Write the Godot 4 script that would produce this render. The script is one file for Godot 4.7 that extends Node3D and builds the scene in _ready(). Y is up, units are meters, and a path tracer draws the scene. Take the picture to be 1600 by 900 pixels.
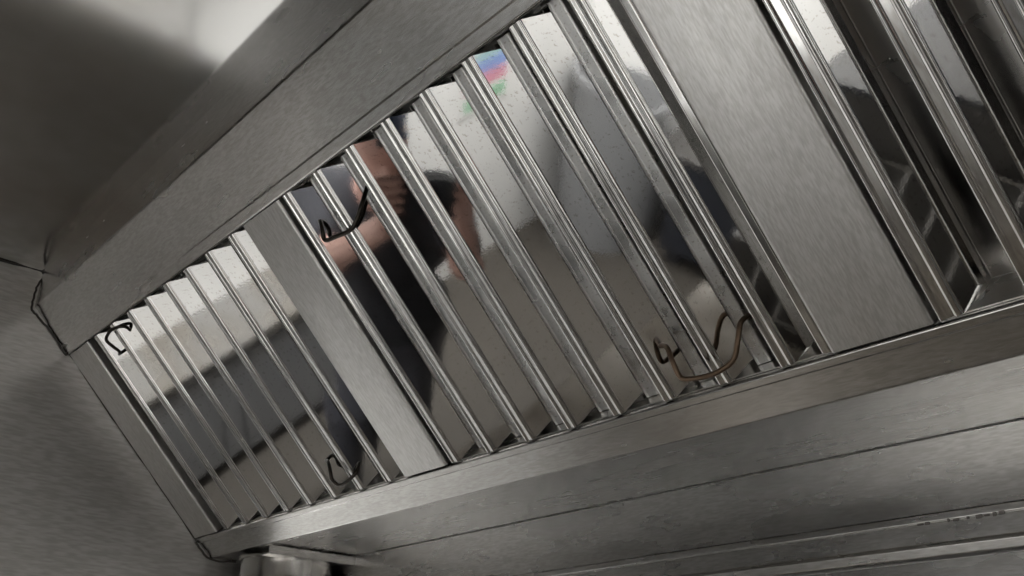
extends Node3D
# Kitchen exhaust hood seen from below. Hood section is laid out in two slope axes:
# s runs down the filter bank, n runs into it (both at 45 degrees); x runs along the hood.
const K := 0.66                      # metres per layout unit
const EYE := Vector3(1.5477, 1.6, 0.8303)
const X0 := -2.345                   # end wall in layout units
const PITCH := 0.0949
const STOP := -0.127                 # filter opening, upper and lower edge along s
const SBOT := 0.399
const STEEL := Color(0.52, 0.512, 0.498)     # one stainless steel for the whole hood; sheets differ in finish only
var used := {}
var M := {}

func P(x: float, s: float, n: float) -> Vector3:
	return EYE + K * Vector3(x, 0.70711 * (n - s), -0.70711 * (n + s))
func snv(y: float, z: float) -> Vector2:      # height and depth (layout units) to s, n
	return Vector2(-0.70711 * (y + z), 0.70711 * (y - z))

# ---------------------------------------------------------------- naming helpers
func numbered(called: String) -> String:
	var k: int = used.get(called, 0)
	used[called] = k + 1
	return called if k == 0 else "%s_%03d" % [called, k]
func thing(called: String, at: Vector3, label: String, category: String, group := "") -> Node3D:
	var o := Node3D.new()
	o.name = numbered(called)
	add_child(o)
	o.position = at
	tag(o, label, category, group)
	return o
func tag(o: Node, label: String, category: String, group := "") -> void:
	o.set_meta("label", label)
	o.set_meta("category", category)
	if group: o.set_meta("group", group)
func put(called: String, mesh: Mesh, mat: Material, parent: Node3D, at := Vector3.ZERO) -> MeshInstance3D:
	var o := MeshInstance3D.new()
	o.name = numbered(called) if parent == self else called
	o.mesh = mesh
	o.material_override = mat
	parent.add_child(o, true)
	o.position = at
	return o
func struct(called: String, mesh: Mesh, mat: Material, at := Vector3.ZERO) -> MeshInstance3D:
	var o := put(called, mesh, mat, self, at)
	o.set_meta("kind", "structure")
	return o

# ---------------------------------------------------------------- shape helpers
func rounded(pts: Array, r: float, seg := 4) -> PackedVector2Array:
	var out := PackedVector2Array()
	out.append(pts[0])
	for i in range(1, pts.size() - 1):
		var a: Vector2 = pts[i - 1]
		var b: Vector2 = pts[i]
		var c: Vector2 = pts[i + 1]
		var rr: float = min(r, min(a.distance_to(b), b.distance_to(c)) * 0.45)
		var p := b + (a - b).normalized() * rr
		var q := b + (c - b).normalized() * rr
		for k in seg + 1:
			var t := float(k) / seg
			out.append(p * (1 - t) * (1 - t) + b * 2 * t * (1 - t) + q * t * t)
	out.append(pts[pts.size() - 1])
	return out
func sheet(line: PackedVector2Array, t: float) -> PackedVector2Array:   # an open line given thickness t on its left side
	var off := PackedVector2Array()
	for i in line.size():
		var d0: Vector2 = (line[i] - line[max(i - 1, 0)]).normalized() if i > 0 else (line[1] - line[0]).normalized()
		var d1: Vector2 = (line[min(i + 1, line.size() - 1)] - line[i]).normalized() if i < line.size() - 1 else d0
		var m := (d0 + d1).normalized()
		var nn := Vector2(-m.y, m.x)
		off.append(line[i] + nn * t / max(0.35, m.dot(d0)))
	var out := PackedVector2Array(line)
	for i in range(off.size() - 1, -1, -1): out.append(off[i])
	return out
func joined(na: Vector2, la: float, nb: Vector2, lb: float) -> Vector2:   # shared normal: the much longer side keeps its own, so flats stay flat
	if la > lb * 2.5: return na
	if lb > la * 2.5: return nb
	return (na + nb).normalized()
# prism over a closed outline; a, b, t are the world directions of the outline's two axes and of the length
func prism(prof: PackedVector2Array, o: Vector3, a: Vector3, b: Vector3, t: Vector3, cap := true) -> ArrayMesh:
	var n := prof.size()
	var area := 0.0
	for i in n: area += prof[i].cross(prof[(i + 1) % n])
	var sgn := 1.0 if area > 0 else -1.0
	var segn: Array[Vector2] = []
	for i in n:
		var d := (prof[(i + 1) % n] - prof[i])
		segn.append(Vector2(d.y, -d.x).normalized() * sgn)
	var L := t.length()
	var V := PackedVector3Array(); var N := PackedVector3Array(); var U := PackedVector2Array(); var I := PackedInt32Array()
	var run := 0.0
	for i in n:
		var j := (i + 1) % n
		var n0 := segn[i]; var n1 := segn[i]
		var pv := segn[(i - 1 + n) % n]; var nx := segn[j]
		var l0 := prof[i].distance_to(prof[j])
		if pv.dot(n0) > 0.6: n0 = joined(pv, prof[i].distance_to(prof[(i - 1 + n) % n]), n0, l0)
		if nx.dot(n1) > 0.6: n1 = joined(n1, l0, nx, prof[j].distance_to(prof[(j + 1) % n]))
		var w := (a * (prof[j] - prof[i]).x + b * (prof[j] - prof[i]).y).length()
		var p0 := o + a * prof[i].x + b * prof[i].y
		var p1 := o + a * prof[j].x + b * prof[j].y
		var m0 := (a * n0.x + b * n0.y).normalized()
		var m1 := (a * n1.x + b * n1.y).normalized()
		var base := V.size()
		V.append_array([p0, p1, p1 + t, p0 + t])
		N.append_array([m0, m1, m1, m0])
		U.append_array([Vector2(0, run), Vector2(0, run + w), Vector2(L, run + w), Vector2(L, run)])
		var fn := (p1 - p0).cross(t)
		if fn.dot(m0 + m1) < 0: I.append_array([base, base + 1, base + 2, base, base + 2, base + 3])
		else: I.append_array([base, base + 2, base + 1, base, base + 3, base + 2])
		run += w
	if cap:
		var tri := Geometry2D.triangulate_polygon(prof)
		for e in 2:
			var base := V.size()
			var cn := t.normalized() * (1.0 if e == 1 else -1.0)
			for q in prof:
				V.append(o + a * q.x + b * q.y + t * e); N.append(cn); U.append(q * a.length())
			for k in range(0, tri.size(), 3):
				var i0 := tri[k]; var i1 := tri[k + 1]; var i2 := tri[k + 2]
				var fn := (V[base + i1] - V[base + i0]).cross(V[base + i2] - V[base + i0])
				if fn.dot(cn) < 0: I.append_array([base + i0, base + i1, base + i2])
				else: I.append_array([base + i0, base + i2, base + i1])
	var arr := []
	arr.resize(Mesh.ARRAY_MAX)
	arr[Mesh.ARRAY_VERTEX] = V; arr[Mesh.ARRAY_NORMAL] = N; arr[Mesh.ARRAY_TEX_UV] = U; arr[Mesh.ARRAY_INDEX] = I
	var mesh := ArrayMesh.new()
	mesh.add_surface_from_arrays(Mesh.PRIMITIVE_TRIANGLES, arr)
	return mesh
# outline in (s, n), length along x, vertices relative to base
func along_x(prof: PackedVector2Array, x0: float, x1: float, base: Vector3) -> ArrayMesh:
	return prism(prof, P(x0, 0, 0) - base, P(0, 1, 0) - P(0, 0, 0), P(0, 0, 1) - P(0, 0, 0), Vector3((x1 - x0) * K, 0, 0))
# outline in (x, n), length along s
func along_s(prof: PackedVector2Array, s0: float, s1: float, base: Vector3) -> ArrayMesh:
	return prism(prof, P(0, s0, 0) - base, Vector3(K, 0, 0), P(0, 0, 1) - P(0, 0, 0), P(0, s1, 0) - P(0, s0, 0))
func rect(x0: float, y0: float, x1: float, y1: float) -> PackedVector2Array:
	return PackedVector2Array([Vector2(x0, y0), Vector2(x1, y0), Vector2(x1, y1), Vector2(x0, y1)])
# box with chamfered long edges, from corner lo to corner hi
func block(lo: Vector3, hi: Vector3, c := 0.004) -> ArrayMesh:
	var d := hi - lo
	var q := PackedVector2Array([Vector2(c, 0), Vector2(d.x - c, 0), Vector2(d.x, c), Vector2(d.x, d.y - c), Vector2(d.x - c, d.y), Vector2(c, d.y), Vector2(0, d.y - c), Vector2(0, c)])
	return prism(q, lo, Vector3.RIGHT, Vector3.UP, Vector3(0, 0, d.z))
func tube(pts: Array, r: float, sides := 8) -> ArrayMesh:
	var st := SurfaceTool.new()
	st.begin(Mesh.PRIMITIVE_TRIANGLES)
	var up := Vector3(0.31, 0.87, 0.4).normalized()
	var rings := []
	for i in pts.size():
		var d: Vector3 = (pts[min(i + 1, pts.size() - 1)] - pts[max(i - 1, 0)]).normalized()
		var u := (up - d * up.dot(d)).normalized()
		up = u
		var v := d.cross(u)
		var ring := []
		for k in sides:
			var a := TAU * k / sides
			var nn := u * cos(a) + v * sin(a)
			ring.append([pts[i] + nn * r, nn])
		rings.append(ring)
	for i in pts.size() - 1:
		for k in sides:
			var q := [rings[i][k], rings[i][(k + 1) % sides], rings[i + 1][(k + 1) % sides], rings[i + 1][k]]
			for e in [0, 2, 1, 0, 3, 2]:
				st.set_normal(q[e][1]); st.set_uv(Vector2(float(k) / sides, i * 0.1)); st.add_vertex(q[e][0])
	for e in [0, pts.size() - 1]:
		var dn: Vector3 = (pts[1] - pts[0]).normalized() * -1.0 if e == 0 else (pts[e] - pts[e - 1]).normalized()
		for k in sides:
			for p in [pts[e], rings[e][k][0], rings[e][(k + 1) % sides][0]]:
				st.set_normal(dn); st.set_uv(Vector2.ZERO); st.add_vertex(p)
	return st.commit()
func smooth_path(pts: Array, steps := 5) -> Array:
	var out := []
	for i in pts.size() - 1:
		var p0: Vector3 = pts[max(i - 1, 0)]; var p1: Vector3 = pts[i]; var p2: Vector3 = pts[i + 1]; var p3: Vector3 = pts[min(i + 2, pts.size() - 1)]
		for k in steps: out.append(p1.cubic_interpolate(p2, p0, p3, float(k) / steps))
	out.append(pts[pts.size() - 1])
	return out
func lathe(line: PackedVector2Array, at: Vector3, sides := 40) -> ArrayMesh:   # x = radius, y = height
	var st := SurfaceTool.new()
	st.begin(Mesh.PRIMITIVE_TRIANGLES)
	var n := line.size()
	for i in n - 1:
		var d := (line[i + 1] - line[i]).normalized()
		var m0 := d; var m1 := d
		if i > 0:
			var e := (line[i] - line[i - 1]).normalized()
			if e.dot(d) > 0.7: m0 = (e + d).normalized()
		if i < n - 2:
			var e := (line[i + 2] - line[i + 1]).normalized()
			if e.dot(d) > 0.7: m1 = (e + d).normalized()
		for k in sides:
			var q := []
			for c in [[i, k, m0], [i, k + 1, m0], [i + 1, k + 1, m1], [i + 1, k, m1]]:
				var a: float = TAU * c[1] / sides
				var pr: Vector2 = line[c[0]]
				var mm: Vector2 = c[2]
				q.append([at + Vector3(cos(a) * pr.x, pr.y, sin(a) * pr.x), Vector3(cos(a) * mm.y, -mm.x, sin(a) * mm.y), Vector2(float(c[1]) / sides, pr.y)])
			for e in [0, 1, 2, 0, 2, 3]:
				st.set_normal(q[e][1]); st.set_uv(q[e][2]); st.add_vertex(q[e][0])
	return st.commit()
# bones [joint a, joint b, radius a, radius b] blended into one skin (surface nets)
func skin_over(bones: Array, cell: float, k: float) -> ArrayMesh:
	var f := {}
	for b in bones:
		var pa: Vector3 = b[0]; var pb: Vector3 = b[1]; var ra: float = b[2]; var rb: float = b[3]
		var pad: float = max(ra, rb) + k + cell * 2.2
		var lo := ((pa.min(pb) - Vector3.ONE * pad) / cell).floor()
		var hi := ((pa.max(pb) + Vector3.ONE * pad) / cell).ceil()
		var ba := pb - pa
		var bb: float = max(ba.length_squared(), 1e-9)
		for x in range(int(lo.x), int(hi.x) + 1):
			for y in range(int(lo.y), int(hi.y) + 1):
				for z in range(int(lo.z), int(hi.z) + 1):
					var q := Vector3(x, y, z) * cell
					var h: float = clamp((q - pa).dot(ba) / bb, 0, 1)
					var d: float = q.distance_to(pa + ba * h) - lerpf(ra, rb, h)
					if d > k + cell * 2.0: continue
					var key := Vector3i(x, y, z)
					if f.has(key):
						var e: float = f[key]
						var m: float = max(k - absf(d - e), 0.0) / k
						f[key] = min(d, e) - m * m * k * 0.25
					else: f[key] = d
	var idx := {}
	var V := PackedVector3Array()
	var corners := [Vector3i(0, 0, 0), Vector3i(1, 0, 0), Vector3i(0, 1, 0), Vector3i(1, 1, 0), Vector3i(0, 0, 1), Vector3i(1, 0, 1), Vector3i(0, 1, 1), Vector3i(1, 1, 1)]
	var edges := [[0, 1], [2, 3], [4, 5], [6, 7], [0, 2], [1, 3], [4, 6], [5, 7], [0, 4], [1, 5], [2, 6], [3, 7]]
	for key: Vector3i in f:
		var d0: float = f[key]
		if absf(d0) > cell * 2.0: continue
		var v := []
		var neg := 0
		for c: Vector3i in corners:
			var e: float = f.get(key + c, 1.0)
			v.append(e)
			if e < 0: neg += 1
		if neg == 0 or neg == 8: continue
		var sum := Vector3.ZERO
		var cnt := 0
		for e in edges:
			var a: float = v[e[0]]; var b: float = v[e[1]]
			if (a < 0) != (b < 0):
				sum += Vector3(corners[e[0]]).lerp(Vector3(corners[e[1]]), a / (a - b)); cnt += 1
		idx[key] = V.size()
		V.append((Vector3(key) + sum / cnt) * cell)
	var I := PackedInt32Array()
	for key: Vector3i in idx:
		var d0: float = f.get(key, 1.0)
		for ax in 3:
			var u := Vector3i.ZERO; u[ax] = 1
			var d1: float = f.get(key + u, 1.0)
			if (d0 < 0) == (d1 < 0): continue
			var p := Vector3i.ZERO; p[(ax + 1) % 3] = 1
			var q := Vector3i.ZERO; q[(ax + 2) % 3] = 1
			if not (idx.has(key - p) and idx.has(key - q) and idx.has(key - p - q)): continue
			var a: int = idx[key]; var b: int = idx[key - p]; var c: int = idx[key - p - q]; var d: int = idx[key - q]
			if d0 < 0: I.append_array([a, c, b, a, d, c])
			else: I.append_array([a, b, c, a, c, d])
	var N := PackedVector3Array(); N.resize(V.size())
	for i in range(0, I.size(), 3):
		var fn := (V[I[i + 2]] - V[I[i]]).cross(V[I[i + 1]] - V[I[i]])
		for e in 3: N[I[i + e]] += fn
	for i in N.size(): N[i] = N[i].normalized()
	var arr := []
	arr.resize(Mesh.ARRAY_MAX)
	arr[Mesh.ARRAY_VERTEX] = V; arr[Mesh.ARRAY_NORMAL] = N; arr[Mesh.ARRAY_INDEX] = I
	var mesh := ArrayMesh.new()
	mesh.add_surface_from_arrays(Mesh.PRIMITIVE_TRIANGLES, arr)
	return mesh

# ---------------------------------------------------------------- materials
func noise_image(w: int, h: int, freq: Vector2, octaves: int, seed_: int) -> Image:   # tileable value noise, 0..1
	var rng := RandomNumberGenerator.new()
	rng.seed = seed_
	var acc := PackedFloat32Array(); acc.resize(w * h)
	var amp := 1.0; var tot := 0.0
	for o in octaves:
		var gx := int(freq.x) << o; var gy := int(freq.y) << o
		gx = clampi(gx, 1, w); gy = clampi(gy, 1, h)
		var g := PackedFloat32Array(); g.resize(gx * gy)
		for i in g.size(): g[i] = rng.randf()
		for y in h:
			var fy := float(y) / h * gy; var iy := int(fy); var ty := fy - iy; ty = ty * ty * (3 - 2 * ty)
			var r0 := (iy % gy) * gx; var r1 := ((iy + 1) % gy) * gx
			for x in w:
				var fx := float(x) / w * gx; var ix := int(fx); var tx := fx - ix; tx = tx * tx * (3 - 2 * tx)
				var i0 := ix % gx; var i1 := (ix + 1) % gx
				acc[y * w + x] += amp * lerpf(lerpf(g[r0 + i0], g[r0 + i1], tx), lerpf(g[r1 + i0], g[r1 + i1], tx), ty)
		tot += amp; amp *= 0.55
	var im := Image.create(w, h, false, Image.FORMAT_RF)
	for y in h:
		for x in w:
			im.set_pixel(x, y, Color(acc[y * w + x] / tot, 0, 0))
	return im
func mapped(im: Image, fn: Callable) -> ImageTexture:
	var o := Image.create(im.get_width(), im.get_height(), false, Image.FORMAT_RGB8)
	for y in im.get_height():
		for x in im.get_width(): o.set_pixel(x, y, fn.call(im.get_pixel(x, y).r))
	return ImageTexture.create_from_image(o)
func relief(im: Image, strength: float) -> ImageTexture:
	var o := Image.create(im.get_width(), im.get_height(), false, Image.FORMAT_RGBA8)
	for y in im.get_height():
		for x in im.get_width():
			var v := im.get_pixel(x, y).r
			o.set_pixel(x, y, Color(v, v, v))
	o.bump_map_to_normal_map(strength)
	return ImageTexture.create_from_image(o)
func grey(v: float) -> Color: return Color(v, v, v)
func metal(col: Color, rough: float, rough_tex: Texture2D = null, norm: Texture2D = null, nscale := 1.0, tint: Texture2D = null, uv := 1.0) -> StandardMaterial3D:
	var m := StandardMaterial3D.new()
	m.albedo_color = col.linear_to_srgb()
	m.metallic = 1.0
	m.roughness = rough
	if rough_tex:
		m.roughness_texture = rough_tex
		m.roughness_texture_channel = BaseMaterial3D.TEXTURE_CHANNEL_RED
	if norm:
		m.normal_enabled = true
		m.normal_texture = norm
		m.normal_scale = nscale
	if tint: m.albedo_texture = tint
	m.uv1_scale = Vector3(uv, uv, uv)
	return m
func plain(col: Color, rough := 0.7) -> StandardMaterial3D:
	var m := StandardMaterial3D.new()
	m.albedo_color = col.linear_to_srgb()
	m.roughness = rough
	return m

func make_materials() -> void:
	var streak := noise_image(512, 512, Vector2(40, 256), 2, 11)       # short brush marks along u
	var blot := noise_image(256, 256, Vector2(3, 3), 6, 5)
	var smear := noise_image(512, 256, Vector2(3, 12), 5, 15)
	var fine := noise_image(256, 256, Vector2(64, 64), 2, 8)
	var n_fine := relief(fine, 1.5)
	var n_wave := relief(noise_image(128, 128, Vector2(2, 3), 2, 21), 2.0)
	var r_blot := mapped(blot, func(v): return grey(clampf(0.62 + (v - 0.5) * 0.9, 0.4, 0.9)))
	var r_mottle := mapped(blot, func(v): return grey(clampf(0.62 + (v - 0.5) * 1.6, 0.3, 1.0)))
	var t_mottle := mapped(blot, func(v): return Color(1, 1, 1).lerp(Color(0.86, 0.83, 0.79), clampf((v - 0.46) * 4.0, 0, 1)))
	var r_smear := mapped(smear, func(v): return grey(clampf(0.75 + (v - 0.5) * 0.35, 0.5, 1.0)))
	var brush := Image.create(512, 512, false, Image.FORMAT_RF)
	for y in 512:
		for x in 512:
			brush.set_pixel(x, y, Color(0.9 * streak.get_pixel(x, y).r + 0.1 * smear.get_pixel(x, y / 2).r, 0, 0))
	var t_brush := mapped(brush, func(v): return Color(1, 1, 1).lerp(Color(0.90, 0.893, 0.884), clampf((v - 0.25) * 1.9, 0, 1)))
	var t_blot := mapped(blot, func(v): return Color(1, 1, 1).lerp(Color(0.90, 0.88, 0.85), clampf((v - 0.48) * 3.0, 0, 1)))
	var t_speck := mapped(fine, func(v): return Color(1, 1, 1).lerp(Color(0.80, 0.785, 0.76), clampf((v - 0.70) * 5.0, 0, 1)))
	M.satin = metal(STEEL, 0.34, r_smear, null, 1.0, t_brush, 3.1)
	M.satin.anisotropy_enabled = true
	M.satin.anisotropy = -0.4
	M.duct = metal(STEEL, 0.20, r_mottle, n_wave, 0.02, t_mottle, 0.9)
	M.end_wall = metal(STEEL, 0.58, r_blot, n_wave, 0.02, t_brush, 1.6)
	M.panel = metal(STEEL, 0.52, r_smear, null, 1.0, t_brush, 3.9)
	M.mirror = metal(STEEL, 0.055, r_blot, n_fine, 0.006, t_speck, 9.0)
	M.cap = metal(STEEL, 0.17, r_smear, null, 1.0, t_brush, 3.0)
	M.flange = metal(STEEL, 0.42, r_blot, n_fine, 0.03, t_speck, 9.0)
	M.rear = metal(STEEL, 0.40, r_blot, null, 1.0, t_blot, 4.0)
	M.bead = plain(Color(0.03, 0.025, 0.02), 0.6)
	M.residue = plain(Color(0.11, 0.10, 0.09), 0.8)
	M.wire = metal(Color(0.05, 0.043, 0.037), 0.42)
	M.rusty = metal(Color(0.13, 0.09, 0.062), 0.5)
	M.wall = plain(Color(0.84, 0.822, 0.79), 0.6)
	M.ceiling = plain(Color(0.75, 0.74, 0.71), 0.8)
	M.floor = plain(Color(0.055, 0.047, 0.037), 0.75)
	M.iron = metal(Color(0.12, 0.115, 0.11), 0.5)
	M.plate = metal(Color(0.17, 0.15, 0.125), 0.75, r_blot, null, 1.0, t_blot, 2.0)
	M.plate.metallic = 0.3
	M.steel = metal(STEEL, 0.35, r_blot, null, 1.0, t_blot, 1.5)
	M.cup = metal(STEEL, 0.32, r_blot, null, 1.0, t_blot, 2.0)
	M.dimming_grey = plain(Color(0.13, 0.13, 0.127), 0.45)
	M.cladding = metal(STEEL, 0.36, r_smear, null, 1.0, t_brush, 3.1)
	M.cladding.anisotropy_enabled = true
	M.cladding.anisotropy = -0.4
	M.grey_plastic = plain(Color(0.25, 0.25, 0.25), 0.5)
	M.skin = plain(Color(0.58, 0.35, 0.29), 0.5)
	M.shirt = plain(Color(0.018, 0.018, 0.022), 0.85)
	M.trousers = plain(Color(0.05, 0.05, 0.06), 0.85)
	M.cap_blue = plain(Color(0.05, 0.09, 0.22), 0.8)
	M.hair = plain(Color(0.06, 0.035, 0.02), 0.7)
	M.dark = plain(Color(0.02, 0.022, 0.028), 0.25)
	M.lamp = plain(Color(0.9, 0.9, 0.88), 0.5)
	M.lamp.emission_enabled = true
	M.lamp.emission = Color(0.965, 0.98, 1.0)
	M.lamp.emission_energy_multiplier = 2.0

# ---------------------------------------------------------------- scene
func _ready() -> void:
	var cam := Camera3D.new()
	cam.name = "camera"
	add_child(cam)
	var right := axis(0.65038837, 0.51875431, 0.5548774)
	var down := axis(-0.29994181, 0.8465119, -0.43983237)
	var fwd := axis(-0.69787526, 0.11963093, 0.7061576)
	cam.transform = Transform3D(Basis(right, -down, -fwd).orthonormalized(), EYE)
	cam.fov = 2.0 * rad_to_deg(atan(450.0 / 1547.1))
	cam.near = 0.02
	cam.far = 60.0
	cam.current = true
	var we := WorldEnvironment.new()
	we.name = "world_environment"
	var env := Environment.new()
	env.background_mode = Environment.BG_COLOR
	env.background_color = Color(0.02, 0.02, 0.02)
	env.tonemap_mode = Environment.TONE_MAPPER_LINEAR
	env.tonemap_exposure = 1.9
	env.sdfgi_enabled = true
	env.ssao_enabled = true
	env.ssil_enabled = true
	we.environment = env
	add_child(we)
	make_materials()
	# ceiling lamps of the kitchen (fluorescent panels over the aisle)
	for a in [[0.2, 1.45, 3.2, "panel lamp in the ceiling beside the added tall grey block"], [2.1, 1.5, 3.2, "panel lamp in the ceiling above the person with the phone"], [3.55, 1.35, 3.2, "panel lamp in the ceiling above the black cooler and bin"], [-0.65, 0.75, 1.8, "panel lamp in the ceiling outside the hood end wall"]]:
		ceiling_lamp(a[0], a[1], a[2], a[3])
	build_kitchen()
	build_hood()
	build_filters()
	build_fillers()
	build_cup()
	build_equipment()
	build_person()

func axis(x: float, s: float, n: float) -> Vector3:
	return Vector3(x, 0.70711 * (n - s), -0.70711 * (n + s))

func ceiling_lamp(x: float, z: float, e: float, label: String) -> void:
	var t := thing("ceiling_lamp", Vector3(x, 2.585, z), label, "lamp", "panel lamps in the kitchen ceiling")
	put("lamp_frame", prism(PackedVector2Array([Vector2(-0.62, -0.17), Vector2(0.62, -0.17), Vector2(0.62, 0.17), Vector2(-0.62, 0.17)]), Vector3(0, 0.004, 0), Vector3.RIGHT, Vector3.BACK, Vector3(0, 0.008, 0)), M.steel, t)
	put("lamp_diffuser", block(Vector3(-0.6, -0.004, -0.15), Vector3(0.6, 0.004, 0.15), 0.001), M.lamp, t)
	var l := AreaLight3D.new()
	l.name = "panel_light"
	l.area_size = Vector2(1.18, 0.28)
	l.light_energy = e
	l.light_color = Color(0.965, 0.98, 1.0)
	l.area_range = 12.0
	l.shadow_enabled = true
	t.add_child(l)
	l.position = Vector3(0, -0.02, 0)
	l.rotation_degrees = Vector3(-90, 0, 0)

func build_kitchen() -> void:
	struct("floor", block(Vector3(-1.2, -0.05, -0.1), Vector3(4.3, 0, 2.1)), M.floor)
	struct("ceiling", block(Vector3(-1.2, 2.6, -0.1), Vector3(4.3, 2.65, 2.1)), M.ceiling)
	struct("wall_front", block(Vector3(-1.2, 0, 1.95), Vector3(4.3, 2.6, 2.05)), M.wall)
	struct("wall_left", block(Vector3(-1.2, 0, 0.002), Vector3(-1.1, 2.6, 1.948)), M.wall)
	struct("wall_right", block(Vector3(4.2, 0, 0.002), Vector3(4.3, 2.6, 1.948)), M.wall)
	var b := struct("wall_back", block(Vector3(-1.2, 0, -0.12), Vector3(4.3, 2.6, -0.012)), M.wall)
	# steel cladding on the back wall below the hood (heights in layout units)
	var yy := func(v: float) -> float: return EYE.y + v * K
	put("wall_panel", block(Vector3(0, yy.call(0.2835), -0.011), Vector3(3.2, yy.call(0.3805), 0.0), 0.0015), M.cladding, b)
	var trim := rounded([Vector2(yy.call(0.2815), -0.010), Vector2(yy.call(0.2815), 0.0030), Vector2(yy.call(0.272), 0.0030), Vector2(yy.call(0.2705), 0.0014), Vector2(yy.call(0.2690), 0.0030), Vector2(yy.call(0.244), 0.0030), Vector2(yy.call(0.238), 0.010), Vector2(yy.call(0.2265), 0.006), Vector2(yy.call(0.2265), -0.010)], 0.0012, 3)
	put("wall_trim", prism(trim, Vector3(0, 0, 0), Vector3.UP, Vector3.BACK, Vector3(3.2, 0, 0)), M.cladding, b)
	# crumbs of old sealant left along the groove of the trim
	var rng := RandomNumberGenerator.new()
	rng.seed = 4
	var crumbs := SurfaceTool.new()
	var x := (X0 * -1.0 - 0.655) * K
	while x < (X0 * -1.0 - 0.46) * K:
		var w := rng.randf_range(0.0015, 0.006)
		if rng.randf() < 0.8: crumbs.append_from(block(Vector3(x, yy.call(0.2685) + rng.randf_range(-0.0012, 0.0006), 0.0022), Vector3(x + w, yy.call(0.2715) + rng.randf_range(-0.0006, 0.0012), 0.0034), 0.0004), 0, Transform3D.IDENTITY)
		x += w + rng.randf_range(0.0004, 0.003)
	put("sealant_residue", crumbs.commit(), M.residue, b).set_meta("kind", "stuff")
	put("wall_panel", block(Vector3(0, 0.95, -0.011), Vector3(3.2, yy.call(0.2225), 0.001), 0.002), M.cladding, b)

func build_hood() -> void:
	var base := Vector3(0, EYE.y + 0.2 * K, 0)
	var h := thing("exhaust_hood", base, "stainless steel kitchen exhaust hood over the filter bank", "exhaust hood")
	var yc := EYE.y + 0.978 * K
	var yb := EYE.y + 0.2 * K
	var zf := EYE.z + 0.47
	var x1 := 3.2
	put("ceiling_panel", block(Vector3(0, yc, 0), Vector3(x1, yc + 0.003, zf), 0.0005), M.duct, h, -base)
	put("end_panel", block(Vector3(-0.003, yb, 0), Vector3(-0.0002, yc + 0.003, zf), 0.0005), M.end_wall, h, -base)
	put("end_panel", block(Vector3(x1 + 0.0002, yb, 0), Vector3(x1 + 0.003, yc + 0.003, zf), 0.0005), M.duct, h, -base)
	put("front_panel", block(Vector3(0, yb, zf), Vector3(x1, yc + 0.003, zf + 0.003), 0.0005), M.duct, h, -base)
	# upper filter rail: a drop from the ceiling, then a face in the plane of the filters with a folded lower hem
	var top := snv(0.9785, -0.515)
	var knee := snv(0.8885, -0.515)
	var rail := rounded([top, knee, Vector2(-0.150, 0.9925), Vector2(-0.1475, 0.9916), Vector2(-0.131, 0.9914), Vector2(-0.1285, 0.9935), Vector2(-0.134, 1.05)], 0.004, 3)
	put("filter_rail", along_x(sheet(rail, 0.0022), X0 + 0.0006, X0 + x1 / K, base), M.satin, h)
	# grease trough: hemmed lip, face, level underside back to the wall
	var knee2 := Vector2(0.4615, 1.0)
	var back := snv(0.3825, -1.2575)
	var lip := rounded([Vector2(0.408, 1.10), Vector2(0.402, 0.9995), Vector2(0.4035, 0.9945), Vector2(0.414, 0.9955), Vector2(0.416, 0.9975), knee2, back], 0.003, 3)
	put("grease_trough", along_x(sheet(lip, 0.0022), X0 + 0.0006, X0 + x1 / K, base), M.satin, h)
	# dark sealant run along the end wall joints
	var xb := X0 + 0.0015
	var bead := [P(xb, snv(0.978, -0.1).x, snv(0.978, -0.1).y), P(xb, snv(0.9765, -0.42).x, snv(0.9765, -0.42).y), P(xb, snv(0.977, -0.512).x, snv(0.977, -0.512).y), P(xb, snv(0.935, -0.509).x, snv(0.935, -0.509).y), P(xb, snv(0.884, -0.509).x, snv(0.884, -0.509).y), P(xb, -0.246, 0.984), P(xb, -0.19, 0.990), P(xb, -0.135, 0.988), P(xb, -0.12, 0.998), P(xb, 0.02, 0.996), P(xb, 0.2, 0.997), P(xb, 0.39, 0.996), P(xb, 0.41, 0.992), P(xb, 0.463, 0.998), P(xb, snv(0.3795, -1.10).x, snv(0.3795, -1.10).y)]
	var sm := smooth_path(bead, 6)
	for i in sm.size(): sm[i] = sm[i] - base + Vector3(0, 0.0006 * sin(i * 1.7), 0.0005 * sin(i * 2.9))
	put("sealant_bead", tube(sm, 0.0017, 6), M.bead, h)
	# slide rail for the grease cup under the trough
	var g := P(-2.045, snv(0.379, -1.033).x, snv(0.379, -1.033).y)
	var g2 := Vector3(g.x, g.y, 0.0)
	put("cup_slide", block(g + Vector3(-0.004, -0.0125, -0.150), g + Vector3(0.0, 0, -0.002), 0.0006), M.satin, h, -base)
	put("cup_slide", block(g + Vector3(-0.030, -0.0125, -0.150), g + Vector3(-0.0042, -0.0113, -0.002), 0.0003), M.satin, h, -base)

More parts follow.
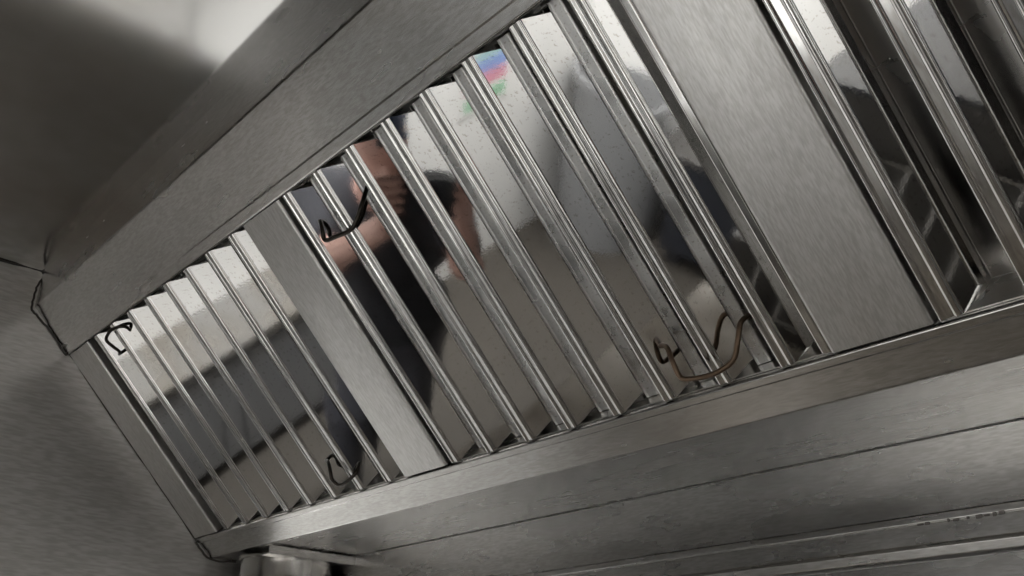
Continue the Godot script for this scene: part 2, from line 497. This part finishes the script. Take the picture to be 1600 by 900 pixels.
# ---------------------------------------------------------------- baffle filters
func make_filter(x0: float, cap_w: float, flange_w: float, label: String) -> Node3D:
	var base := P(x0, SBOT, 1.0)
	var t := thing("baffle_filter", base, label, "grease filter", "steel baffle filters in the hood")
	var p := PITCH
	var warp := RandomNumberGenerator.new()
	warp.seed = int(x0 * -1000.0)
	var w := 0.283 * p; var d := 0.293 * p
	var th := 0.0017
	var c := cap_w
	# folded baffle: back return, narrow cap, slanted mirror face
	var cap_line := rounded([Vector2(0.0030, 0.012), Vector2(0.0, 0.0022), Vector2(0.0012, -0.0006), Vector2(0.0042, -0.0008), Vector2(0.0068, 0.0007), Vector2(c - 0.0068, 0.0007), Vector2(c - 0.0042, -0.0008), Vector2(c - 0.0012, -0.0006), Vector2(c, 0.0016), Vector2(c + 0.06 * w, 0.06 * d + 0.012 * p)], 0.0016, 3)
	var cap_mesh := shifted_s(sheet(cap_line, -th))
	var face_line := PackedVector2Array([Vector2(c + 0.062 * w, 0.062 * d + 0.012 * p), Vector2(c + w, d)])
	var face_mesh := notched(shifted_s(sheet(face_line, -th)), 0.5 * d)
	var fl := rounded([Vector2(c + w + 0.0004, d + 0.0012), Vector2(c + w + 0.003, d + 0.004), Vector2(c + w + flange_w * p, d + 0.004), Vector2(c + w + flange_w * p, d + 0.03)], 0.002, 3)
	var fl_mesh := shifted_s(sheet(fl, -th))
	var rear := rounded([Vector2(0.40 * p, 0.046), Vector2(0.40 * p, 0.080), Vector2(1.26 * p, 0.080), Vector2(1.26 * p, 0.046)], 0.004, 3)   # rear row, open to the front
	var rear_mesh := shifted_s(sheet(rear, -th))
	for i in 8:
		var at := Vector3(i * p * K, 0, 0)
		var b := put("baffle", face_mesh, M.mirror, t, at)
		b.basis = Basis((P(0, STOP, 0) - P(0, SBOT, 0)).normalized(), deg_to_rad(warp.randf_range(-0.7, 0.7)))   # no two folded blades sit quite alike
		put("ridge", cap_mesh, M.cap, b)
		put("rear_channel", rear_mesh, M.rear, b)
		if flange_w > 0.0: put("flange", fl_mesh, M.flange, b)
	# frame: right leg, end channels, dark back plates
	var leg := rounded([Vector2(7.56 * p, 0.5 * p), Vector2(7.60 * p, 0.0), Vector2(7.755 * p, 0.0), Vector2(7.80 * p, 0.55 * p)], 0.004, 4)
	put("frame_side", shifted_s(sheet(leg, th)), M.cap, t)
	var lleg := [Vector2(-0.03 * p, 0.03), Vector2(-0.03 * p, 0.07)]
	put("frame_side", shifted_s(sheet(PackedVector2Array(lleg), th)), M.rear, t)
	put("frame_end", frame_end(STOP - 0.004, -1.0), M.rear, t)
	put("frame_end", frame_end(SBOT + 0.001, 1.0), M.rear, t)
	return t
func shifted_s(prof: PackedVector2Array) -> ArrayMesh:      # (x, n) outline relative to the filter's lower left corner
	var nd := P(0, 0, 1) - P(0, 0, 0)
	var sd := P(0, STOP, 0) - P(0, SBOT, 0)
	return prism(prof, Vector3.ZERO, Vector3(K, 0, 0), nd, sd)
func notched(mesh: ArrayMesh, depth: float) -> ArrayMesh:      # the deep edge of a baffle is cut a little short at both ends
	var arr := mesh.surface_get_arrays(0)
	var V: PackedVector3Array = arr[Mesh.ARRAY_VERTEX]
	var nd := P(0, 0, 1) - P(0, 0, 0)
	var sd := P(0, STOP, 0) - P(0, SBOT, 0)
	for i in V.size():
		var along := V[i].dot(sd) / sd.length_squared()
		if V[i].dot(nd) / nd.length_squared() > depth:
			V[i] += sd.normalized() * 0.0075 * (1.0 if along < 0.5 else -1.0)
	arr[Mesh.ARRAY_VERTEX] = V
	var m := ArrayMesh.new()
	m.add_surface_from_arrays(Mesh.PRIMITIVE_TRIANGLES, arr)
	return m
func frame_end(s: float, _way: float) -> ArrayMesh:
	var o := P(0, s, 1.006) - P(0, SBOT, 1.0)
	return prism(rect(-0.002, 0, 7.8 * PITCH, 0.090), o, Vector3(K, 0, 0), P(0, 0, 1) - P(0, 0, 0), P(0, 0.0018, 0) - P(0, 0, 0))

func handle(t: Node3D, pts: Array, mat: Material) -> void:
	var w := []
	for q in pts: w.append(P(q[0], q[1], q[2]) - t.position)
	put("handle", tube(smooth_path(w, 5), 0.0024, 10), mat, t)

func build_filters() -> void:
	var f1 := make_filter(-2.190, 0.0190, 0.0, "baffle filter beside the hood end wall, two dark wire handles")
	var f2 := make_filter(-1.327, 0.0185, 0.21, "baffle filter between the two plain filler panels, with wire handles")
	make_filter(-0.458, 0.0245, 0.0, "baffle filter with wide dark gaps beside the broad filler panel, without handles")
	handle(f1, H1A, M.wire)
	handle(f1, H1B, M.wire)
	handle(f2, H2A, M.wire)
	handle(f2, H2B, M.rusty)

func filler(xa: float, xb: float, label: String) -> void:
	var base := P(xa, SBOT, 1.0)
	var t := thing("filler_panel", base, label, "panel")
	var line := rounded([Vector2(0.0005, 0.05), Vector2(0.0005, -0.003), Vector2(xb - xa - 0.0005, -0.003), Vector2(xb - xa - 0.0005, 0.05)], 0.0035, 4)
	put("face", shifted_s(sheet(line, -0.002)), M.panel, t)
	put("lower_fold", prism(rect(0.004, -0.003, xb - xa - 0.004, 0.03), P(0, SBOT + 0.0002, 1.004) - P(0, SBOT, 1.0), Vector3(K, 0, 0), P(0, 0, 1) - P(0, 0, 0), P(0, 0.0016, 0) - P(0, 0, 0)), M.panel, t)

func build_fillers() -> void:
	filler(X0 + 0.001, -2.228, "narrow dark steel filler strip against the hood end wall")
	filler(-1.4625, -1.3405, "smudged steel filler panel between the two filters with handles")
	filler(-0.5895, -0.4655, "broad brushed steel filler panel beside the filter without handles")

func build_cup() -> void:
	var c := P(-2.172, snv(0.37, -1.15).x, snv(0.37, -1.15).y)
	var t := thing("grease_cup", c + Vector3(0, -0.05, 0), "small round steel grease cup hanging under the trough corner", "grease cup")
	put("cup", lathe(PackedVector2Array([Vector2(0.0, 0.0), Vector2(0.066, 0.0), Vector2(0.0705, 0.006), Vector2(0.0735, 0.013), Vector2(0.0738, 0.016), Vector2(0.0728, 0.0185), Vector2(0.0700, 0.0195), Vector2(0.0700, 0.026), Vector2(0.0705, 0.046), Vector2(0.0745, 0.0475), Vector2(0.0745, 0.0500), Vector2(0.0695, 0.0500), Vector2(0.068, 0.03), Vector2(0.066, 0.004), Vector2(0, 0.003)]), Vector3.ZERO), M.cup, t)

const H1A := [[-2.2166, -0.0651, 1.030], [-2.1293, -0.0681, 1.000], [-2.1100, -0.0859, 0.985], [-2.1058, -0.1057, 0.980], [-2.0681, -0.1155, 0.985], [-2.0440, -0.1075, 1.000], [-2.0684, -0.0911, 1.020], [-2.0898, -0.0712, 1.035]]
const H1B := [[-1.7268, 0.3317, 1.035], [-1.6657, 0.3275, 1.005], [-1.6437, 0.3407, 0.985], [-1.6429, 0.3566, 0.978], [-1.6259, 0.3697, 0.975], [-1.5947, 0.3663, 0.978], [-1.5751, 0.3584, 0.990], [-1.6054, 0.3491, 1.035]]
const H2A := [[-1.3221, -0.0662, 1.030], [-1.2856, -0.0592, 1.005], [-1.2673, -0.0454, 0.985], [-1.2659, -0.0303, 0.978], [-1.2358, -0.0258, 0.975], [-1.1983, -0.0223, 0.978], [-1.1799, -0.0312, 0.985], [-1.1673, -0.0479, 1.000], [-1.1718, -0.0655, 1.030]]
const H2B := [[-0.8469, 0.3358, 1.032], [-0.8160, 0.3265, 1.010], [-0.7932, 0.3250, 0.990], [-0.7849, 0.3406, 0.975], [-0.7814, 0.3611, 0.968], [-0.7662, 0.3671, 0.966], [-0.7399, 0.3698, 0.966], [-0.7162, 0.3673, 0.968], [-0.6993, 0.3613, 0.975], [-0.6870, 0.3426, 0.985], [-0.6822, 0.3291, 1.000], [-0.6816, 0.3300, 1.020], [-0.6888, 0.3367, 1.035]]

func build_equipment() -> void:
	# griddle on a steel stand below the hood
	var g := thing("griddle", Vector3(1.4, 0, 0.38), "long flat top griddle on a steel stand under the hood", "griddle")
	put("stand", block(Vector3(-1.12, 0.14, -0.34), Vector3(1.12, 0.80, 0.32), 0.006), M.steel, g)
	put("griddle_plate", block(Vector3(-1.15, 0.802, -0.35), Vector3(1.15, 0.90, 0.34), 0.006), M.plate, g)
	put("splash_guard", block(Vector3(-1.15, 0.902, -0.35), Vector3(1.15, 1.0, -0.335), 0.003), M.steel, g)
	for x in [-1.05, 1.05]:
		for z in [-0.28, 0.27]: put("leg", block(Vector3(x - 0.03, 0.0, z - 0.03), Vector3(x + 0.03, 0.139, z + 0.03), 0.005), M.steel, g)
	for i in 6: put("knob", lathe(PackedVector2Array([Vector2(0, -0.01), Vector2(0.026, -0.01), Vector2(0.022, 0.012), Vector2(0, 0.014)]), Vector3.ZERO, 16), M.dark, g, Vector3(-0.85 + i * 0.34, 0.72, 0.334)).rotation_degrees.x = 90
	# upright broiler at the end of the cooking line
	var b := thing("broiler", Vector3(3.06, 0, 0.38), "dark upright broiler at the end of the cooking line", "broiler")
	put("body", block(Vector3(-0.32, 0.0, -0.33), Vector3(0.32, 1.02, 0.32), 0.006), M.iron, b)
	put("hot_box", block(Vector3(-0.32, 1.022, -0.33), Vector3(0.32, 1.44, 0.26), 0.008), M.iron, b)
	put("top_shelf", block(Vector3(-0.34, 1.442, -0.34), Vector3(0.34, 1.455, 0.30), 0.003), M.dark, b)
	# wire rack leaning on the broiler's side
	var r := thing("wire_rack", Vector3(2.60, 0.9, 0.34), "chromed wire rack leaning on the side of the broiler", "wire rack")
	for i in 7:
		var z := -0.24 + i * 0.08
		put("rung", tube([Vector3(0, 0.02, z), Vector3(0.11, 0.42, z)], 0.0035, 6), M.steel, r)
	for y in [0.0, 1.0]: put("frame_rod", tube([Vector3(0.11 * y, 0.012 + 0.41 * y, -0.27), Vector3(0.11 * y, 0.012 + 0.41 * y, 0.27)], 0.005, 6), M.steel, r)
	# unseen tall block, added dark so the filter rail mirrors less light
	var e := thing("added_dark_fridge", Vector3(-0.46, 0, 1.64), "added tall dark grey block with doors, unseen, dims the rail reflections", "added_dark_fridge")
	put("body", block(Vector3(-0.60, 0.08, -0.27), Vector3(0.60, 1.95, 0.29), 0.008), M.dimming_grey, e)
	put("plinth", block(Vector3(-0.58, 0.0, -0.25), Vector3(0.58, 0.079, 0.29), 0.004), M.dark, e)
	for i in 2:
		var d := put("door", block(Vector3(-0.595 + 0.6 * i, 0.10, -0.30), Vector3(-0.005 + 0.6 * i, 1.93, -0.272), 0.006), M.dimming_grey, e)
		put("handle", tube([Vector3(-0.06 + 0.12 * i, 0.85, -0.33), Vector3(-0.06 + 0.12 * i, 1.25, -0.33)], 0.01, 8), M.steel, d)
	# low steel cabinet against the opposite wall
	var c := thing("low_cabinet", Vector3(1.46, 0, 1.82), "low grey steel cabinet along the opposite kitchen wall", "cabinet")
	put("carcass", block(Vector3(-0.65, 0.05, -0.10), Vector3(0.65, 0.58, 0.12), 0.004), M.grey_plastic, c)
	put("toe_kick", block(Vector3(-0.63, 0.0, -0.06), Vector3(0.63, 0.048, 0.12), 0.002), M.dark, c)
	put("worktop", block(Vector3(-0.67, 0.582, -0.13), Vector3(0.67, 0.61, 0.125), 0.004), M.steel, c)
	for i in 2: put("door", block(Vector3(-0.63 + i * 0.64, 0.07, -0.118), Vector3(-0.01 + i * 0.64, 0.55, -0.1015), 0.003), M.grey_plastic, c)
	var fz := thing("added_bounce_chest", Vector3(0.47, 0, 1.66), "added white chest, unseen, brightens what the broad filler panel mirrors", "bounce_chest")  # unseen white chest, added to bounce light onto the broad filler panel
	put("body", block(Vector3(-0.31, 0.05, -0.28), Vector3(0.30, 0.78, 0.27), 0.012), M.wall, fz)
	put("lid", block(Vector3(-0.315, 0.784, -0.29), Vector3(0.305, 0.86, 0.275), 0.012), M.wall, fz)
	put("plinth", block(Vector3(-0.28, 0.0, -0.25), Vector3(0.27, 0.049, 0.25), 0.004), M.dark, fz)
	var q := thing("undercounter_cooler", Vector3(3.98, 0, 1.15), "low black undercounter cooler against the side kitchen wall", "cooler")
	put("body", block(Vector3(-0.2, 0.08, -0.38), Vector3(0.2, 0.62, 0.22), 0.01), M.dark, q)
	put("top", block(Vector3(-0.21, 0.622, -0.39), Vector3(0.2, 0.65, 0.23), 0.004), M.iron, q)
	for z in [-0.33, 0.17]: put("foot", block(Vector3(-0.15, 0, z - 0.03), Vector3(0.15, 0.079, z + 0.03), 0.004), M.dark, q)
	# tapered bin and wall chart
	var k := thing("waste_bin", Vector3(3.91, 0, 1.67), "tall grey plastic bin by the opposite kitchen wall", "bin")
	put("body", lathe(PackedVector2Array([Vector2(0, 0), Vector2(0.20, 0.0), Vector2(0.25, 0.72), Vector2(0.265, 0.72), Vector2(0.265, 0.76), Vector2(0.245, 0.76), Vector2(0.19, 0.02), Vector2(0, 0.015)]), Vector3.ZERO, 28), M.grey_plastic, k)
	var w := thing("wall_chart", Vector3(3.30, 0.76, 1.9485), "white card with red, blue and green stripes on the wall", "chart")
	put("card", block(Vector3(-0.14, 0, -0.003), Vector3(0.14, 0.34, 0), 0.0005), M.wall, w)
	var cols := [Color(0.72, 0.32, 0.30), Color(0.35, 0.55, 0.52), Color(0.20, 0.32, 0.66), Color(0.74, 0.28, 0.36), Color(0.32, 0.58, 0.38)]
	var ys := [0.27, 0.20, 0.145, 0.09, 0.02]
	for i in 5: put("stripe", block(Vector3(-0.11, ys[i], -0.0045), Vector3(0.11, ys[i] + 0.05, -0.0032), 0.0003), plain(cols[i], 0.6), w)

func build_person() -> void:
	var rh := Vector3(0.65, 0, -0.76)
	var fh := Vector3(-0.767, 0, -0.642)
	var b := Vector3(1.80, 0, 1.24)
	var f := axis(-0.69787526, 0.11963093, 0.7061576)
	var r := axis(0.65038837, 0.51875431, 0.5548774)
	var u := -axis(-0.29994181, 0.8465119, -0.43983237)
	var pc := EYE - f * 0.011 - r * 0.052 - u * 0.022
	var ph := thing("phone", pc, "dark phone held up in both hands by the person", "phone")
	put("case", prism(rounded_box(0.150, 0.074, 0.010), -f * 0.004, r, u, f * 0.008), M.dark, ph)
	put("lens", lathe(PackedVector2Array([Vector2(0, 0), Vector2(0.006, 0), Vector2(0.006, 0.0012), Vector2(0, 0.0014)]), Vector3.ZERO, 14), M.dark, ph, r * 0.030 + u * 0.010 + f * 0.0042)
	var t := thing("person", b, "person in a blue cap and black shirt raising a phone", "person")
	var chest := b - fh * 0.02
	var neck := b + fh * 0.085 + Vector3(0, 1.40, 0)
	var head := b + fh * 0.135 + Vector3(0, 1.53, 0)
	var look := (EYE - head).normalized()
	var bones := []
	var hands := []
	var sleeves := []
	var legs := []
	bones.append([b + Vector3(0, 0.93, 0) - rh * 0.06, b + Vector3(0, 0.93, 0) + rh * 0.06, 0.125, 0.125])
	bones.append([b + Vector3(0, 0.95, 0), chest + Vector3(0, 1.17, 0), 0.12, 0.125])
	bones.append([chest + Vector3(0, 1.19, 0) - rh * 0.08, chest + Vector3(0, 1.19, 0) + rh * 0.08, 0.115, 0.115])
	bones.append([chest + Vector3(0, 1.285, 0) - rh * 0.15, chest + Vector3(0, 1.285, 0) + rh * 0.15, 0.062, 0.062])
	bones.append([chest + Vector3(0, 1.27, 0), neck, 0.07, 0.055])
	bones.append([neck, head - Vector3(0, 0.04, 0), 0.052, 0.055])
	for sd in [-1.0, 1.0]:
		var sh: Vector3 = chest + Vector3(0, 1.28, 0) + rh * 0.185 * sd
		var grip: Vector3 = pc + r * 0.078 * sd - f * 0.012
		var wrist: Vector3 = grip - u * 0.075 - f * 0.035 + r * 0.012 * sd
		var elbow: Vector3 = sh.lerp(wrist, 0.48) - Vector3(0, 0.14, 0) + rh * 0.03 * sd
		bones.append([sh, elbow, 0.05, 0.042])
		bones.append([elbow, wrist, 0.042, 0.028])
		sleeves.append([sh, sh.lerp(elbow, 0.72), 0.066, 0.060])
		# palm behind the phone's end, four fingers over its far side, thumb on the near side
		hands.append([wrist, grip - u * 0.02, 0.025, 0.022])
		hands.append([grip - u * 0.022, grip + u * 0.022, 0.016, 0.014])
		for k in 4:
			var root: Vector3 = grip + u * (0.028 - 0.019 * k) + r * 0.006 * sd
			var mid: Vector3 = root + f * 0.022 + r * 0.012 * sd
			var tip: Vector3 = mid + f * 0.004 - r * ((0.026 if sd > 0.0 else 0.050) - 0.003 * absf(k - 1.0)) * sd
			hands.append([root, mid, 0.0088, 0.0082]); hands.append([mid, tip, 0.0082, 0.0068])
		var th0: Vector3 = grip - u * 0.035 - f * 0.006
		var th1: Vector3 = th0 - f * 0.012 - r * 0.024 * sd + u * 0.014
		hands.append([th0, th1, 0.011, 0.0095]); hands.append([th1, th1 - r * 0.022 * sd + u * 0.016, 0.0095, 0.008])
		var hip: Vector3 = b + Vector3(0, 0.88, 0) + rh * 0.09 * sd
		var knee: Vector3 = b + Vector3(0, 0.48, 0) + rh * 0.10 * sd + fh * 0.015
		var ank: Vector3 = b + Vector3(0, 0.085, 0) + rh * 0.11 * sd - fh * 0.02
		bones.append([hip, knee, 0.080, 0.054]); bones.append([knee, ank, 0.052, 0.036]); bones.append([ank - Vector3(0, 0.04, 0), ank + fh * 0.14 - Vector3(0, 0.05, 0), 0.038, 0.030])
		legs.append([hip, knee, 0.097, 0.074]); legs.append([knee, ank, 0.073, 0.062])
		var shoe := put("shoe", skin_over([[ank - Vector3(0, 0.038, 0) - t.position - fh * 0.03, ank + fh * 0.17 - Vector3(0, 0.046, 0) - t.position, 0.046, 0.039]], 0.012, 0.02), M.dark, t)
		shoe.position = Vector3.ZERO
	var hb := []
	var side := look.cross(Vector3.UP).normalized()
	var hu := side.cross(look)
	hb.append([head - look * 0.015 + hu * 0.03, head + look * 0.01 + hu * 0.02, 0.083, 0.080])
	hb.append([head + look * 0.02 - hu * 0.03, head + look * 0.038 - hu * 0.075, 0.066, 0.040])
	hb.append([head + look * 0.088 + hu * 0.005, head + look * 0.112 - hu * 0.030, 0.008, 0.013])
	hb.append([head + look * 0.080 - hu * 0.062 - side * 0.016, head + look * 0.080 - hu * 0.062 + side * 0.016, 0.009, 0.009])
	for sd in [-1.0, 1.0]: hb.append([head + side * 0.080 * sd + hu * 0.01, head + side * 0.084 * sd - hu * 0.028, 0.012, 0.010])
	hb.append([head - hu * 0.05, neck - Vector3(0, 0.02, 0), 0.055, 0.050])
	var st := SurfaceTool.new()
	st.append_from(skin_over(rel(bones, b), 0.013, 0.035), 0, Transform3D.IDENTITY)
	st.append_from(skin_over(rel(hands, b), 0.0045, 0.007), 0, Transform3D.IDENTITY)
	st.append_from(skin_over(rel(hb, b), 0.006, 0.02), 0, Transform3D.IDENTITY)
	put("body", st.commit(), M.skin, t)
	var top := [[b + Vector3(0, 0.93, 0) - rh * 0.06, b + Vector3(0, 0.93, 0) + rh * 0.06, 0.142, 0.142], [b + Vector3(0, 0.95, 0), chest + Vector3(0, 1.17, 0), 0.137, 0.142], [chest + Vector3(0, 1.19, 0) - rh * 0.08, chest + Vector3(0, 1.19, 0) + rh * 0.08, 0.130, 0.130], [chest + Vector3(0, 1.28, 0) - rh * 0.15, chest + Vector3(0, 1.28, 0) + rh * 0.15, 0.075, 0.075]]
	put("shirt", skin_over(rel(top + sleeves, b), 0.014, 0.04), M.shirt, t)
	put("trousers", skin_over(rel(legs + [[b + Vector3(0, 0.90, 0) - rh * 0.06, b + Vector3(0, 0.90, 0) + rh * 0.06, 0.138, 0.138]], b), 0.014, 0.03), M.trousers, t)
	put("hair", skin_over(rel([[head - look * 0.035 + hu * 0.015, head - look * 0.03 - hu * 0.03, 0.084, 0.070]], b), 0.009, 0.02), M.hair, t)
	put("cap", skin_over(rel([[head - look * 0.015 + hu * 0.062, head + look * 0.015 + hu * 0.062, 0.083, 0.080], [head + look * 0.09 + hu * 0.048 - side * 0.03, head + look * 0.09 + hu * 0.048 + side * 0.03, 0.012, 0.012], [head + look * 0.135 + hu * 0.040 - side * 0.025, head + look * 0.135 + hu * 0.040 + side * 0.025, 0.009, 0.009]], b), 0.007, 0.03), M.cap_blue, t)
	for sd in [-1.0, 1.0]:
		var e: Vector3 = head + look * 0.083 + side * 0.031 * sd + hu * 0.012 - b
		put("eye", skin_over([[e, e + look * 0.001, 0.010, 0.010]], 0.004, 0.004), M.dark, t)
func rel(bones: Array, b: Vector3) -> Array:
	var o := []
	for q in bones: o.append([q[0] - b, q[1] - b, q[2], q[3]])
	return o
func rounded_box(w: float, h: float, r: float) -> PackedVector2Array:
	var o := PackedVector2Array()
	for q in [[1, 1, 0.0], [-1, 1, 90.0], [-1, -1, 180.0], [1, -1, 270.0]]:
		for k in 5:
			var a := deg_to_rad(q[2] + k * 22.5)
			o.append(Vector2(q[0] * (w / 2 - r) + cos(a) * r, q[1] * (h / 2 - r) + sin(a) * r))
	return o
